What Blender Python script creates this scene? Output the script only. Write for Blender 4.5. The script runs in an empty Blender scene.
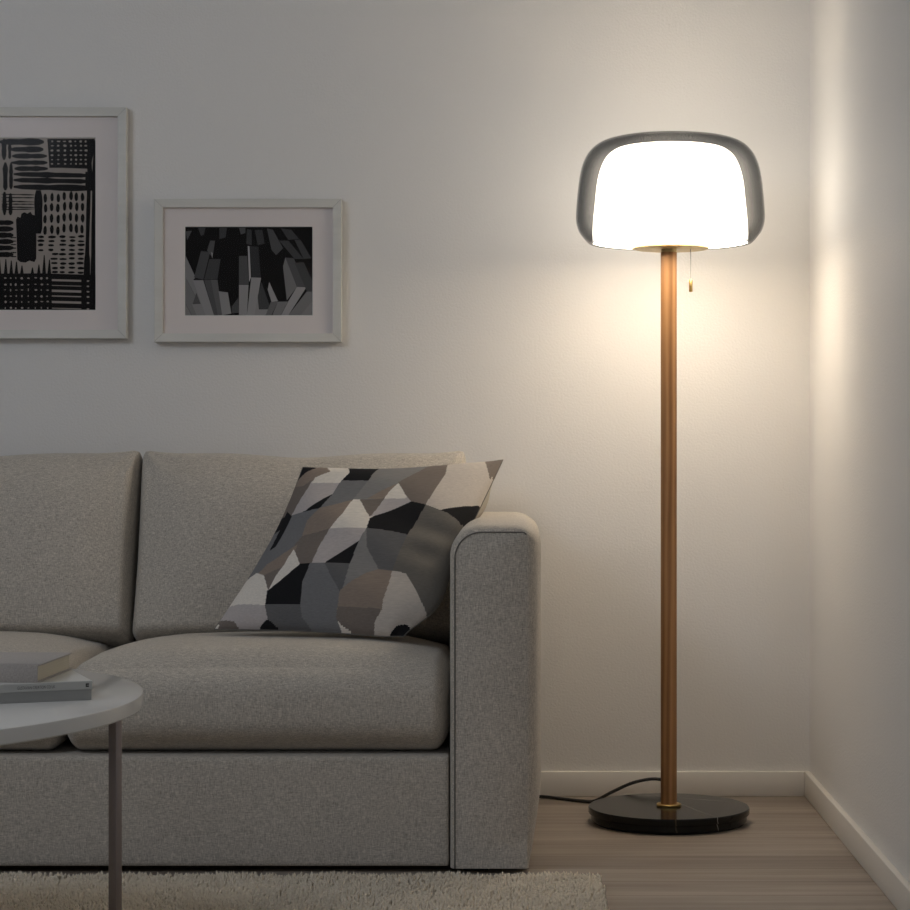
import bpy, bmesh, math, random
import numpy as np
from mathutils import Vector, Matrix

S = bpy.context.scene
COL = S.collection
PI = math.pi
random.seed(7)
rng = np.random.default_rng(11)

# ------------------------------------------------------------------ helpers
def link(o, parent=None):
    COL.objects.link(o)
    if parent is not None:
        o.parent = parent
    return o

def thing(name, label, cat, loc=(0, 0, 0), rz=0, group=None):
    o = bpy.data.objects.new(name, None)
    o.empty_display_size = .05
    link(o)
    o.location = loc
    o.rotation_euler = (0, 0, rz)
    tag(o, label, cat, group)
    return o

def tag(o, label, cat=None, group=None, kind=None):
    if label: o['label'] = label
    if cat: o['category'] = cat
    if group: o['group'] = group
    if kind: o['kind'] = kind
    return o

def obj(name, bm, mats, parent=None, smooth=None):
    me = bpy.data.meshes.new(name)
    if isinstance(bm, bmesh.types.BMesh):
        bm.to_mesh(me); bm.free()
    else:
        v, f = bm
        me.from_pydata([tuple(p) for p in v], [], [tuple(q) for q in f])
        me.update()
    if not isinstance(mats, (list, tuple)): mats = [mats]
    for m in mats: me.materials.append(m)
    if smooth is not None:
        me.shade_smooth()
        if smooth < 180:
            me.set_sharp_from_angle(angle=math.radians(smooth))
    o = bpy.data.objects.new(name, me)
    return link(o, parent)

def structure(name, bm, mats, smooth=None):
    return tag(obj(name, bm, mats, None, smooth), None, kind='structure')

def add_box(bm, x0, x1, y0, y1, z0, z1, bevel=0, seg=2, M=None, mat=0):
    r = bmesh.ops.create_cube(bm, size=1)
    vs = r['verts']
    for v in vs:
        v.co = Vector((x0+(v.co.x+.5)*(x1-x0), y0+(v.co.y+.5)*(y1-y0), z0+(v.co.z+.5)*(z1-z0)))
        if M is not None: v.co = M @ v.co
    fs = {f for v in vs for f in v.link_faces}
    for f in fs: f.material_index = mat
    if bevel:
        es = list({e for v in vs for e in v.link_edges})
        bmesh.ops.bevel(bm, geom=es, offset=bevel, segments=seg, profile=.5, affect='EDGES')

def box(x0, x1, y0, y1, z0, z1, bevel=0, seg=2):
    bm = bmesh.new(); add_box(bm, x0, x1, y0, y1, z0, z1, bevel, seg); return bm

def lathe(prof, n=96, closed=False):
    bm = bmesh.new()
    rings = []
    for r, z in prof:
        if r < 1e-6: rings.append([bm.verts.new((0, 0, z))])
        else: rings.append([bm.verts.new((r*math.cos(2*PI*i/n), r*math.sin(2*PI*i/n), z)) for i in range(n)])
    pairs = list(zip(rings[:-1], rings[1:]))
    if closed: pairs.append((rings[-1], rings[0]))
    for a, b in pairs:
        for i in range(n):
            j = (i+1) % n
            if len(a) == 1 and len(b) == 1: continue
            if len(a) == 1: bm.faces.new((a[0], b[j], b[i]))
            elif len(b) == 1: bm.faces.new((a[i], a[j], b[0]))
            else: bm.faces.new((a[i], a[j], b[j], b[i]))
    bmesh.ops.recalc_face_normals(bm, faces=bm.faces)
    return bm

def smooth_path(pts, n=8):
    pts = [Vector(p) for p in pts]
    P = [pts[0]*2-pts[1]] + pts + [pts[-1]*2-pts[-2]]
    out = []
    for i in range(1, len(P)-2):
        a, b, c, d = P[i-1:i+3]
        for k in range(n):
            t = k/n
            out.append(.5*((2*b)+(c-a)*t+(2*a-5*b+4*c-d)*t*t+(3*b-a-3*c+d)*t**3))
    out.append(pts[-1])
    return out

def tube(pts, r, n=10):
    bm = bmesh.new()
    rings = []
    up = Vector((0, 0, 1))
    for i, p in enumerate(pts):
        a = pts[max(0, i-1)]; b = pts[min(len(pts)-1, i+1)]
        t = (Vector(b)-Vector(a)).normalized()
        s = t.cross(up)
        if s.length < .1: s = t.cross(Vector((0, 1, 0)))
        s.normalize(); w = s.cross(t)
        rings.append([bm.verts.new(Vector(p)+s*(r*math.cos(2*PI*k/n))+w*(r*math.sin(2*PI*k/n))) for k in range(n)])
    for a, b in zip(rings[:-1], rings[1:]):
        for k in range(n):
            bm.faces.new((a[k], a[(k+1) % n], b[(k+1) % n], b[k]))
    bm.faces.new(rings[0][::-1]); bm.faces.new(rings[-1])
    bmesh.ops.recalc_face_normals(bm, faces=bm.faces)
    return bm

def soft_box(half, rad, n=(40, 30, 20), deform=None):
    """rounded box with dense rims; deform(c, p) moves each point, c in [-1, 1]"""
    vid = {}; V = []; F = []
    def lin(k, m):
        t = k/m
        t = t*2-1
        return math.copysign(1-(1-abs(t))**1.6, t) if abs(t) > 0 else 0.0
    def vert(i, j, k):
        key = (i, j, k)
        if key in vid: return vid[key]
        c = Vector((lin(i, n[0]), lin(j, n[1]), lin(k, n[2])))
        q = [c[a]*half[a] for a in range(3)]
        inn = [max(-(half[a]-rad[a]), min(half[a]-rad[a], q[a])) for a in range(3)]
        d = [(q[a]-inn[a])/rad[a] for a in range(3)]
        L = math.sqrt(sum(x*x for x in d)) or 1
        p = Vector([inn[a]+rad[a]*d[a]/L for a in range(3)])
        if deform: p = deform(c, p)
        vid[key] = len(V); V.append(p)
        return vid[key]
    nx, ny, nz = n
    for i in range(nx):
        for j in range(ny):
            F.append((vert(i, j, 0), vert(i, j+1, 0), vert(i+1, j+1, 0), vert(i+1, j, 0)))
            F.append((vert(i, j, nz), vert(i+1, j, nz), vert(i+1, j+1, nz), vert(i, j+1, nz)))
    for i in range(nx):
        for k in range(nz):
            F.append((vert(i, 0, k), vert(i+1, 0, k), vert(i+1, 0, k+1), vert(i, 0, k+1)))
            F.append((vert(i, ny, k), vert(i, ny, k+1), vert(i+1, ny, k+1), vert(i+1, ny, k)))
    for j in range(ny):
        for k in range(nz):
            F.append((vert(0, j, k), vert(0, j, k+1), vert(0, j+1, k+1), vert(0, j+1, k)))
            F.append((vert(nx, j, k), vert(nx, j+1, k), vert(nx, j+1, k+1), vert(nx, j, k+1)))
    return V, F

# ------------------------------------------------------------------ materials
def new_mat(name):
    m = bpy.data.materials.new(name); m.use_nodes = True
    nt = m.node_tree
    return m, nt, nt.nodes, nt.links, nt.nodes['Principled BSDF']

def plain(name, col, rough=.5, metal=0, spec=.5, coat=0):
    m, nt, N, L, b = new_mat(name)
    b.inputs['Base Color'].default_value = (*col, 1)
    b.inputs['Roughness'].default_value = rough
    b.inputs['Metallic'].default_value = metal
    b.inputs['Specular IOR Level'].default_value = spec
    b.inputs['Coat Weight'].default_value = coat
    return m

def node(nt, t, **kw):
    n = nt.nodes.new(t)
    for k, v in kw.items():
        if k in n.inputs: n.inputs[k].default_value = v
        else: setattr(n, k, v)
    return n

def coords(nt, scale=(1, 1, 1), rot=(0, 0, 0), kind='Object'):
    tc = node(nt, 'ShaderNodeTexCoord'); mp = node(nt, 'ShaderNodeMapping')
    mp.inputs['Scale'].default_value = scale; mp.inputs['Rotation'].default_value = rot
    nt.links.new(tc.outputs[kind], mp.inputs['Vector'])
    return mp.outputs['Vector']

def ramp(nt, fac, stops):
    r = node(nt, 'ShaderNodeValToRGB')
    e = r.color_ramp.elements
    while len(e) < len(stops): e.new(.5)
    for el, (p, c) in zip(e, stops):
        el.position = p; el.color = (*c, 1) if len(c) == 3 else c
    nt.links.new(fac, r.inputs['Fac'])
    return r.outputs['Color']

def mixrgb(nt, fac, a, b, blend='MIX'):
    m = node(nt, 'ShaderNodeMix', data_type='RGBA', blend_type=blend)
    for inp, val in ((m.inputs['Factor'], fac), (m.inputs[6], a), (m.inputs[7], b)):
        if isinstance(val, (int, float)): inp.default_value = val
        elif isinstance(val, tuple): inp.default_value = (*val, 1)
        else: nt.links.new(val, inp)
    return m.outputs[2]

def bump(nt, b, height, strength=.2, dist=.002):
    n = node(nt, 'ShaderNodeBump'); n.inputs['Strength'].default_value = strength; n.inputs['Distance'].default_value = dist
    nt.links.new(height, n.inputs['Height']); nt.links.new(n.outputs['Normal'], b.inputs['Normal'])

def noise(nt, vec, scale, detail=2, rough=.5):
    n = node(nt, 'ShaderNodeTexNoise'); n.inputs['Scale'].default_value = scale
    n.inputs['Detail'].default_value = detail; n.inputs['Roughness'].default_value = rough
    nt.links.new(vec, n.inputs['Vector'])
    return n.outputs['Fac']

def wall_mat(name, col):
    m, nt, N, L, b = new_mat(name)
    f = noise(nt, coords(nt), 190, 3)
    f2 = noise(nt, coords(nt), 3, 2)
    c = mixrgb(nt, f2, tuple(x*.97 for x in col), col)
    L.new(c, b.inputs['Base Color'])
    b.inputs['Roughness'].default_value = .62
    b.inputs['Specular IOR Level'].default_value = .3
    bump(nt, b, f, .35, .0025)
    return m

def fabric_mat(name, dark, light, sc=1.0):
    m, nt, N, L, b = new_mat(name)
    a = noise(nt, coords(nt, (520*sc, 520*sc, 105*sc)), 1, 2, .7)
    c = noise(nt, coords(nt, (105*sc, 380*sc, 600*sc)), 1, 2, .7)
    mm = node(nt, 'ShaderNodeMath', operation='ADD'); L.new(a, mm.inputs[0]); L.new(c, mm.inputs[1])
    h = node(nt, 'ShaderNodeMath', operation='MULTIPLY'); L.new(mm.outputs[0], h.inputs[0]); h.inputs[1].default_value = .5
    col = ramp(nt, h.outputs[0], [(.33, dark), (.52, tuple((x+y)/2 for x, y in zip(dark, light))), (.68, light)])
    big = noise(nt, coords(nt), 7, 3)
    col = mixrgb(nt, .16, col, ramp(nt, big, [(.3, (.35, .35, .35)), (.7, (.65, .64, .6))]), 'SOFT_LIGHT')
    L.new(col, b.inputs['Base Color'])
    b.inputs['Roughness'].default_value = .95
    b.inputs['Specular IOR Level'].default_value = .12
    b.inputs['Sheen Weight'].default_value = .2
    bump(nt, b, h.outputs[0], .5, .0015)
    return m

def cloth_plain(name, col):
    m, nt, N, L, b = new_mat(name)
    a = noise(nt, coords(nt, (60, 500, 500)), 1, 2, .6)
    L.new(mixrgb(nt, a, tuple(x*.78 for x in col), tuple(min(1, x*1.22) for x in col)), b.inputs['Base Color'])
    b.inputs['Roughness'].default_value = .85
    b.inputs['Specular IOR Level'].default_value = .2
    bump(nt, b, a, .25, .0006)
    return m

def wood_mat(name, cols, axis='Z', sc=1.0, rough=.45):
    m, nt, N, L, b = new_mat(name)
    s = {'Z': (38, 38, 1.6), 'X': (1.2, 30, 30)}[axis]
    vec = coords(nt, tuple(v*sc for v in s))
    d = noise(nt, vec, 1.2, 4, .6)
    w = node(nt, 'ShaderNodeTexWave', wave_type='BANDS', bands_direction='X'); L.new(vec, w.inputs['Vector'])
    w.inputs['Scale'].default_value = .5; w.inputs['Distortion'].default_value = 6; w.inputs['Detail'].default_value = 3
    c = ramp(nt, w.outputs['Fac'], [(.1, cols[0]), (.55, cols[1]), (.95, cols[2])])
    c = mixrgb(nt, .45, c, ramp(nt, d, [(.35, cols[0]), (.65, cols[2])]))
    L.new(c, b.inputs['Base Color'])
    b.inputs['Roughness'].default_value = rough
    bump(nt, b, d, .12, .001)
    return m

def floor_mat():
    m, nt, N, L, b = new_mat('floor_planks')
    br = node(nt, 'ShaderNodeTexBrick')
    L.new(coords(nt), br.inputs['Vector'])
    br.inputs['Scale'].default_value = 1; br.inputs['Brick Width'].default_value = 1.38; br.inputs['Row Height'].default_value = .128
    br.inputs['Mortar Size'].default_value = .0012; br.inputs['Bias'].default_value = 0
    br.offset = .37
    br.inputs['Color1'].default_value = (.245, .205, .17, 1); br.inputs['Color2'].default_value = (.335, .285, .24, 1)
    br.inputs['Mortar'].default_value = (.12, .09, .07, 1)
    g = noise(nt, coords(nt, (2.2, 42, 1)), 1, 6, .65)
    g2 = noise(nt, coords(nt, (.8, 9, 1)), 1.3, 3, .6)
    c = mixrgb(nt, .75, br.outputs['Color'], ramp(nt, g, [(.3, (.30, .29, .28)), (.7, (.66, .66, .66))]), 'SOFT_LIGHT')
    c = mixrgb(nt, .7, c, ramp(nt, g2, [(.3, (.32, .31, .3)), (.7, (.68, .68, .68))]), 'SOFT_LIGHT')
    L.new(c, b.inputs['Base Color'])
    b.inputs['Roughness'].default_value = .42
    b.inputs['Specular IOR Level'].default_value = .35
    bump(nt, b, g, .08, .001)
    return m

def marble_mat():
    m, nt, N, L, b = new_mat('black_marble')
    v = coords(nt)
    n = noise(nt, v, 9, 4, .6)
    c0 = mixrgb(nt, n, (.006, .006, .006), (.018, .018, .016))
    # thin pale veins and a brown line that wander over the slab
    def slab_line(rot, off, th, col, warp):
        global VEINN
        tc = node(nt, 'ShaderNodeTexCoord'); mp = node(nt, 'ShaderNodeMapping')
        mp.inputs['Rotation'].default_value = (0, 0, rot); mp.inputs['Location'].default_value = off
        L.new(tc.outputs['Object'], mp.inputs['Vector'])
        nn = node(nt, 'ShaderNodeTexNoise'); nn.inputs['Scale'].default_value = 14; L.new(mp.outputs[0], nn.inputs['Vector'])
        sx = node(nt, 'ShaderNodeSeparateXYZ'); L.new(mp.outputs[0], sx.inputs[0])
        ma = node(nt, 'ShaderNodeMath', operation='MULTIPLY_ADD'); L.new(nn.outputs['Fac'], ma.inputs[0]); ma.inputs[1].default_value = warp
        L.new(sx.outputs['Y'], ma.inputs[2])
        ab = node(nt, 'ShaderNodeMath', operation='ABSOLUTE'); L.new(ma.outputs[0], ab.inputs[0])
        lt = node(nt, 'ShaderNodeMath', operation='LESS_THAN'); L.new(ab.outputs[0], lt.inputs[0]); lt.inputs[1].default_value = th
        return lt.outputs[0], col
    for rot, off, th, col, warp in ((.4, (0, -.127, 0), .0010, (.32, .31, .28), .03), (1.2, (0, -.050, 0), .0008, (.28, .27, .25), .03),
                                    (1.23, (0, .041, 0), .0016, (.06, .05, .035), .03)):
        f, cc = slab_line(rot, off, th, col, warp)
        c0 = mixrgb(nt, f, c0, cc)
    L.new(c0, b.inputs['Base Color'])
    b.inputs['Roughness'].default_value = .17
    b.inputs['Specular IOR Level'].default_value = .22
    return m

WALL = wall_mat('wall_paint', (.80, .785, .765))
CEIL = plain('ceiling_paint', (.8, .8, .78), .8)
TRIM = plain('trim_paint', (.78, .75, .70), .4)
FLOOR = floor_mat()
SOFA = fabric_mat('sofa_fabric', (.31, .283, .247), (.76, .70, .618))
PIPE = plain('seam_thread', (.16, .15, .135), .9)
BLACKFEET = plain('black_feet', (.02, .02, .02), .5)
RUGM = None

LAMP_W = 7.0
EMIT = 5.2
EMIT_B = 16.5
WORLD = .40
AREA_W = 19.0
EXPO = 0.0

# ------------------------------------------------------------------ room
D_CAM = 5.15
H_CAM = .83
RX = .689          # right wall
LX = -3.3
YF = -6.2
CZ = 2.5
structure('floor', box(LX-.1, RX+.1, YF, .1, -.1, 0), FLOOR)
structure('ceiling', box(LX-.1, RX+.1, YF, .1, CZ, CZ+.1), CEIL)
structure('wall_back', box(LX-.1, RX+.1, 0, .1, 0, CZ), WALL)
structure('wall_right', box(RX, RX+.1, YF, 0, 0, CZ), WALL)
structure('wall_left', box(LX-.1, LX, YF, 0, 0, CZ), WALL)
BH = .059
structure('baseboard_back', box(LX, RX-.014, -.014, 0, 0, BH, .0022), TRIM, 40)
structure('baseboard_right', box(RX-.014, RX, YF, 0, 0, BH, .0022), TRIM, 40)
structure('baseboard_left', box(LX, LX+.014, YF, -.014, 0, BH, .0022), TRIM, 40)

# ------------------------------------------------------------------ floor lamp
LXP, LYP = .327, -.36
lamp = thing('floor_lamp', 'tall oak floor lamp with smoked glass shade on a round black marble base', 'floor lamp', (LXP, LYP, 0))
MARB = marble_mat()
OAK = wood_mat('oak_pole', [(.25, .110, .034), (.41, .19, .066), (.54, .285, .115)], 'Z', 1, .5)
BRASS = plain('brass', (.62, .44, .17), .38, 1)
BRASSP = plain('brass_painted', (.55, .42, .20), .45, .55)
R = .179
base = obj('base', lathe([(0, .004), (R-.008, .004), (R-.006, .006), (R-.006, .018), (R-.009, .0185), (R-.009, .0200), (R-.001, .0205), (R, .0220),
                   (R, .0325), (R-.002, .0350), (0, .0350)], 128), MARB, lamp, 35)
obj('felt_pad', lathe([(0, 0), (R-.012, 0), (R-.012, .004), (0, .004)], 64), plain('felt', (.01, .01, .01), .9), base, 35)
obj('collar', lathe([(0, .035), (.0270, .035), (.0275, .036), (.0275, .0395), (.0265, .0405), (0, .0405)], 48), BRASS, lamp, 35)
obj('pole', lathe([(0, .0405), (.0180, .0405), (.0180, 1.268), (0, 1.268)], 48), OAK, lamp, 35)
obj('ferrule', lathe([(0, 1.268), (.0172, 1.268), (.0172, 1.2752), (0, 1.2752)], 48), BRASSP, lamp, 35)
PLX = .004
pl = obj('plate', lathe([(0, 1.275), (.083, 1.275), (.0855, 1.2762), (.0855, 1.2800), (.0845, 1.281), (0, 1.281)], 96), BRASSP, lamp, 35)
pl.location.x = PLX
obj('lamp_socket', lathe([(0, 1.281), (.022, 1.281), (.022, 1.325), (.017, 1.33), (0, 1.33)], 32), plain('socket_white', (.8, .8, .78), .4), lamp, 35)

def round_profile(pts, n=7):
    return [(p.x, p.z) for p in smooth_path([(r, 0, z) for r, z in pts], n)]
# smoked outer dome: outer skin then inner skin, open at the bottom
out_p = [(.1735, 1.2868), (.1815, 1.2890), (.1930, 1.3010), (.2045, 1.3180), (.2098, 1.3420), (.2085, 1.372), (.2060, 1.402), (.2020, 1.433), (.1955, 1.462),
         (.1830, 1.4880), (.1630, 1.5075), (.1350, 1.5185), (.1000, 1.5225), (.0500, 1.5240), (0, 1.5245)]
outer = round_profile(out_p, 5)
outer = [(max(r, 0), z) for r, z in outer]
inner = []
for i, (r, z) in enumerate(outer):
    a = outer[max(0, i-1)]; b = outer[min(len(outer)-1, i+1)]
    t = Vector((b[0]-a[0], b[1]-a[1])).normalized()
    nx, nz = -t.y, t.x
    if nx*r + nz*(z-1.40) > 0: nx, nz = -nx, -nz
    inner.append((max(0, r+nx*.0035) if r > 1e-6 else 0, z+nz*.0035))
m, nt, N, L, b = new_mat('smoked_glass')
lw = node(nt, 'ShaderNodeLayerWeight'); lw.inputs['Blend'].default_value = .5
tint = ramp(nt, lw.outputs['Facing'], [(0, (.93, .925, .92)), (.45, (.84, .84, .84)), (.70, (.58, .59, .60)), (.90, (.44, .45, .465)), (1, (.36, .37, .39))])
tr = node(nt, 'ShaderNodeBsdfTransparent'); L.new(tint, tr.inputs['Color'])
gl = node(nt, 'ShaderNodeBsdfGlossy'); gl.inputs['Roughness'].default_value = .03; gl.inputs['Color'].default_value = (.9, .9, .9, 1)
fr = node(nt, 'ShaderNodeMath', operation='POWER'); L.new(lw.outputs['Facing'], fr.inputs[0]); fr.inputs[1].default_value = 7
sc_ = node(nt, 'ShaderNodeMath', operation='MULTIPLY_ADD'); L.new(fr.outputs[0], sc_.inputs[0]); sc_.inputs[1].default_value = .55; sc_.inputs[2].default_value = .025
mx = node(nt, 'ShaderNodeMixShader'); L.new(sc_.outputs[0], mx.inputs[0]); L.new(tr.outputs[0], mx.inputs[1]); L.new(gl.outputs[0], mx.inputs[2])
L.new(mx.outputs[0], N['Material Output'].inputs['Surface'])
SMOKE = m
shade = obj('lamp_shade', lathe(outer + inner[::-1], 128, closed=True), SMOKE, lamp, 60)
tag(shade, 'smoked grey glass shade')
# white opal inner dome
op = [(.1722, 1.2895), (.1728, 1.3100), (.1705, 1.345), (.1665, 1.385), (.1620, 1.425), (.1545, 1.455), (.1420, 1.480), (.1240, 1.4950), (.105, 1.5005), (.0750, 1.5020)]
oo = [(max(r, 0), z) for r, z in round_profile(op, 5)]
oi = [(max(r-.003, 0) if r > 1e-6 else 0, z-(.003 if z > 1.49 else .001)) for r, z in oo]
oi[0] = (oo[0][0]-.003, oo[0][1])
m, nt, N, L, b = new_mat('opal_glass')
b.inputs['Base Color'].default_value = (.86, .84, .80, 1)
b.inputs['Roughness'].default_value = .12
b.inputs['Emission Color'].default_value = (1, .90, .76, 1)
b.inputs['Emission Strength'].default_value = EMIT
OPAL = m
shade.location.x = .003
df = obj('diffuser', lathe(oo + oi[::-1], 128, closed=True), OPAL, shade, 60)
tag(df, 'glowing white glass inner shade')
m, nt, N, L, b = new_mat('opal_glass_bottom')
b.inputs['Base Color'].default_value = (.86, .84, .80, 1)
b.inputs['Roughness'].default_value = .3
b.inputs['Emission Color'].default_value = (1, .85, .66, 1)
b.inputs['Emission Strength'].default_value = EMIT_B
bd = obj('bottom_diffuser', lathe([(.024, 1.2925), (.1690, 1.2925), (.1690, 1.2950), (.024, 1.2950)], 96, closed=True), m, shade, 40)
tag(bd, 'glowing white diffuser ring closing the shade from below')
# chain and pull
obj('pull_cord', tube([(.049, -.0, 1.276), (.049, 0, 1.205)], .0011, 8), plain('cord_grey', (.42, .42, .42), .5), lamp, 60)
hn = obj('pull_handle', lathe([(0, 1.180), (.0034, 1.1802), (.0040, 1.181), (.0040, 1.206), (.0032, 1.2075), (0, 1.2077)], 24), BRASS, lamp, 40)
hn.location.x = .049
# bulb
m, nt, N, L, b = new_mat('bulb_glow')
b.inputs['Emission Color'].default_value = (1, .8, .55, 1); b.inputs['Emission Strength'].default_value = 6
bulb = obj('light_bulb', lathe([(0, 1.33), (.014, 1.331), (.018, 1.345), (.028, 1.366), (.030, 1.382), (.026, 1.398), (.014, 1.409), (0, 1.412)], 32), m, lamp, 60)
bulb.visible_shadow = True
# cable
cb = smooth_path([(.345, -.190, .014), (.352, -.155, .046), (.315, -.140, .0610), (.262, -.138, .0530), (.212, -.130, .030), (.170, -.115, .0060), (.140, -.105, .0042),
                  (.095, -.075, .0042), (.05, -.045, .0045), (.0, -.040, .0045), (-.06, -.045, .0045), (-.2, -.04, .0045)], 8)
# relative to lamp
cb = [Vector((p.x-LXP, p.y-LYP, p.z)) for p in cb]
cord = obj('power_cord', tube(cb, .0038, 8), plain('black_cord', (.012, .012, .012), .55), lamp, 60)
# the bulb's light
ld = bpy.data.lights.new('bulb_light', 'POINT'); ld.energy = LAMP_W; ld.shadow_soft_size = .034; ld.color = (1, .83, .62)
lo = bpy.data.objects.new('bulb_light', ld); link(lo, lamp); lo.location = (0, 0, 1.372)
bulb.visible_shadow = False if False else True

# ------------------------------------------------------------------ sofa
YS = -.950
sofa = thing('sofa', 'light grey woven fabric sofa with square padded armrests standing against the back wall', 'sofa', (-.877, -.49, 0))
OX, OY = -.877, -.49
def sx(V): return [(p[0]-OX, p[1]-OY, p[2]) for p in V]
def sobj(name, vf, mat, sm=180, par=None):
    if isinstance(vf, bmesh.types.BMesh):
        bmesh.ops.translate(vf, verts=vf.verts, vec=(-OX, -OY, 0)); return obj(name, vf, mat, par or sofa, sm)
    return obj(name, (sx(vf[0]), vf[1]), mat, par or sofa, sm)

ARM_L, ARM_R, ARM_T, ARM_B = -.1412, .0130, .681, .0105
def arm_loop(iL, iT, iR, rl, rr, bulge):
    """cross section in x, z, counter-clockwise from bottom right"""
    pts = []
    xl, xr, zt = ARM_L+iL, ARM_R-iR, ARM_T-iT
    nz = 26
    for k in range(nz+1):
        z = ARM_B+(zt-rr-ARM_B)*k/nz
        pts.append((xr, z))
    for k in range(1, 11):
        a = k/11*PI/2
        pts.append((xr-rr+rr*math.cos(a), zt-rr+rr*math.sin(a)))
    nt_ = 8
    for k in range(nt_+1):
        pts.append((xr-rr+(xl+rl-(xr-rr))*k/nt_, zt))
    for k in range(1, 13):
        a = PI/2+k/13*PI/2
        pts.append((xl+rl+rl*math.cos(a), zt-rl+rl*math.sin(a)))
    for k in range(nz+1):
        pts.append((xl, zt-rl+(ARM_B-(zt-rl))*k/nz))
    out = []
    for x, z in pts:
        t = (z-ARM_B)/(ARM_T-ARM_B)
        fz = min(1, (t/.22))**.7 if t > 0 else 0
        w = max(0, (x-(ARM_L+.08))/(ARM_R-ARM_L-.08))
        out.append((x+bulge*fz*w, z))
    return out
def make_arm():
    V = []; F = []
    secs = [(YS-.001, .010, .0135, .003, .052, .010, 0), (YS+.003, .004, .007, .0015, .055, .018, .003), (YS+.010, .0015, .003, 0, .058, .03, .009),
            (YS+.024, 0, .0005, 0, .06, .038, .016), (YS+.05, 0, 0, 0, .06, .042, .021), (YS+.10, 0, -.0005, 0, .06, .044, .0245)]
    for k in range(1, 14): secs.append((YS+.10+(.78*k/14), 0, -.0015*math.sin(PI*k/14), 0, .06, .044, .0255))
    secs += [(-.05, 0, 0, 0, .06, .044, .022), (-.03, .002, .003, .004, .058, .04, .012), (-.02, .012, .014, .012, .05, .035, 0)]
    n = None
    for s in secs:
        lp = arm_loop(*s[1:])
        n = len(lp)
        V += [(x, s[0], z) for x, z in lp]
    for i in range(len(secs)-1):
        for k in range(n):
            j = (k+1) % n
            F.append((i*n+k, i*n+j, (i+1)*n+j, (i+1)*n+k))
    F.append(tuple(range(n))[::-1]); F.append(tuple((len(secs)-1)*n+k for k in range(n)))
    F = [f[::-1] for f in F]
    return V, F
av, af = make_arm()
arm = sobj('armrest', (av, af), SOFA, 50)
lp = arm_loop(.010, .0135, .003, .052, .010, 0)
i0 = next(i for i, p in enumerate(lp) if p[0] <= ARM_R-.004 and p[1] > .6)
seam = [(x, YS-.0012, z) for x, z in lp[i0:]]
sm_ = sobj('piping', tube([Vector(p) for p in seam], .0015, 6), PIPE, 180, arm)
# left armrest is the mirror image
def mirror(V, cx): return [(2*cx-x, y, z) for x, y, z in V]
MX = -.877-.0185
arm2 = sobj('armrest', (mirror(av, MX), [f[::-1] for f in af]), SOFA, 50)
sobj('piping', tube([Vector((2*MX-p[0], p[1], p[2])) for p in seam], .0015, 6), PIPE, 180, arm2)

XL = 2*MX-ARM_L
# base below the seat
def dbase(c, p):
    p = p.copy()
    if c.y < 0: p.y -= .004*(1-c.x**4)*(1-c.z**2)
    return p + Vector(((ARM_L+XL)/2, (YS+.012-.06)/2, .1200))
sobj('seat_base', soft_box(((ARM_L-XL)/2-.0015, (-.06-(YS+.012))/2, .1095), (.006, .008, .008), (60, 16, 16), dbase), SOFA, 50)
sobj('back_frame', soft_box(((ARM_L-XL)/2, .055, .25), (.02, .03, .03), (40, 8, 16),
                    lambda c, p: p+Vector(((ARM_L+XL)/2, -.078, .40))), SOFA, 60)
for fx in (ARM_L+.05, XL-.05):
    for fy in (YS+.06, -.10):
        sobj('leg', box(fx-.025, fx+.025, fy-.025, fy+.025, 0, .0115, .002), BLACKFEET, 40)

def fbm(x, y, z, s):
    return (math.sin(x*5.1*s+1.3+2*math.sin(y*3.3*s))+math.sin(z*7.7*s+x*2.9*s+.7)+math.sin(y*6.1*s-z*4.3*s+x*3.7*s+2.1))/3

def seat_cushion(x0, x1, seed):
    hw = (x1-x0)/2; cx = (x0+x1)/2
    y0, y1 = YS-.004, -.17
    hd = (y1-y0)/2; cy = (y0+y1)/2
    z0, z1 = .231, .421
    hh = (z1-z0)/2; cz = (z0+z1)/2
    def df(c, p):
        p = p.copy()
        ex = (1-abs(c.x)**4)**1.6; ey = (1-abs(c.y)**8)**1.8; ez = 1-c.z**2
        k = max(0, p.z/hh*.5+.5)
        p.z += .020*k*ex*ey
        # shoulders of the roll sink towards the two ends
        edge = max(0, (abs(p.x)-(hw-.17))/.17)
        p.z -= .026*(edge**2)*k*(1.0 if c.x < 0 else .6)
        p.y -= .010*ez*(1-abs(c.x)**4)*max(0, -c.y)
        p.x += .004*ez*c.x*(1-c.y**2)
        p.z -= .030*k*max(0, (c.y+.35)/1.35)**1.3
        q = p+Vector((cx, cy, cz))
        q += Vector((0, -.0018, .0022))*fbm(q.x+seed, q.y, q.z, 2.2)*k
        return q
    o = sobj('seat_cushion', soft_box((hw, hd, hh), (.034, .095, .072), (64, 48, 26), df), SOFA, 180)
    return o
MID = -.899
seat_cushion(MID-.006, ARM_L-.002, 0)
seat_cushion(XL+.002, MID-.008, 3)
for x0, x1 in ((MID+.001, ARM_L-.002), (XL+.002, MID-.001)):
    pass

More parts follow.
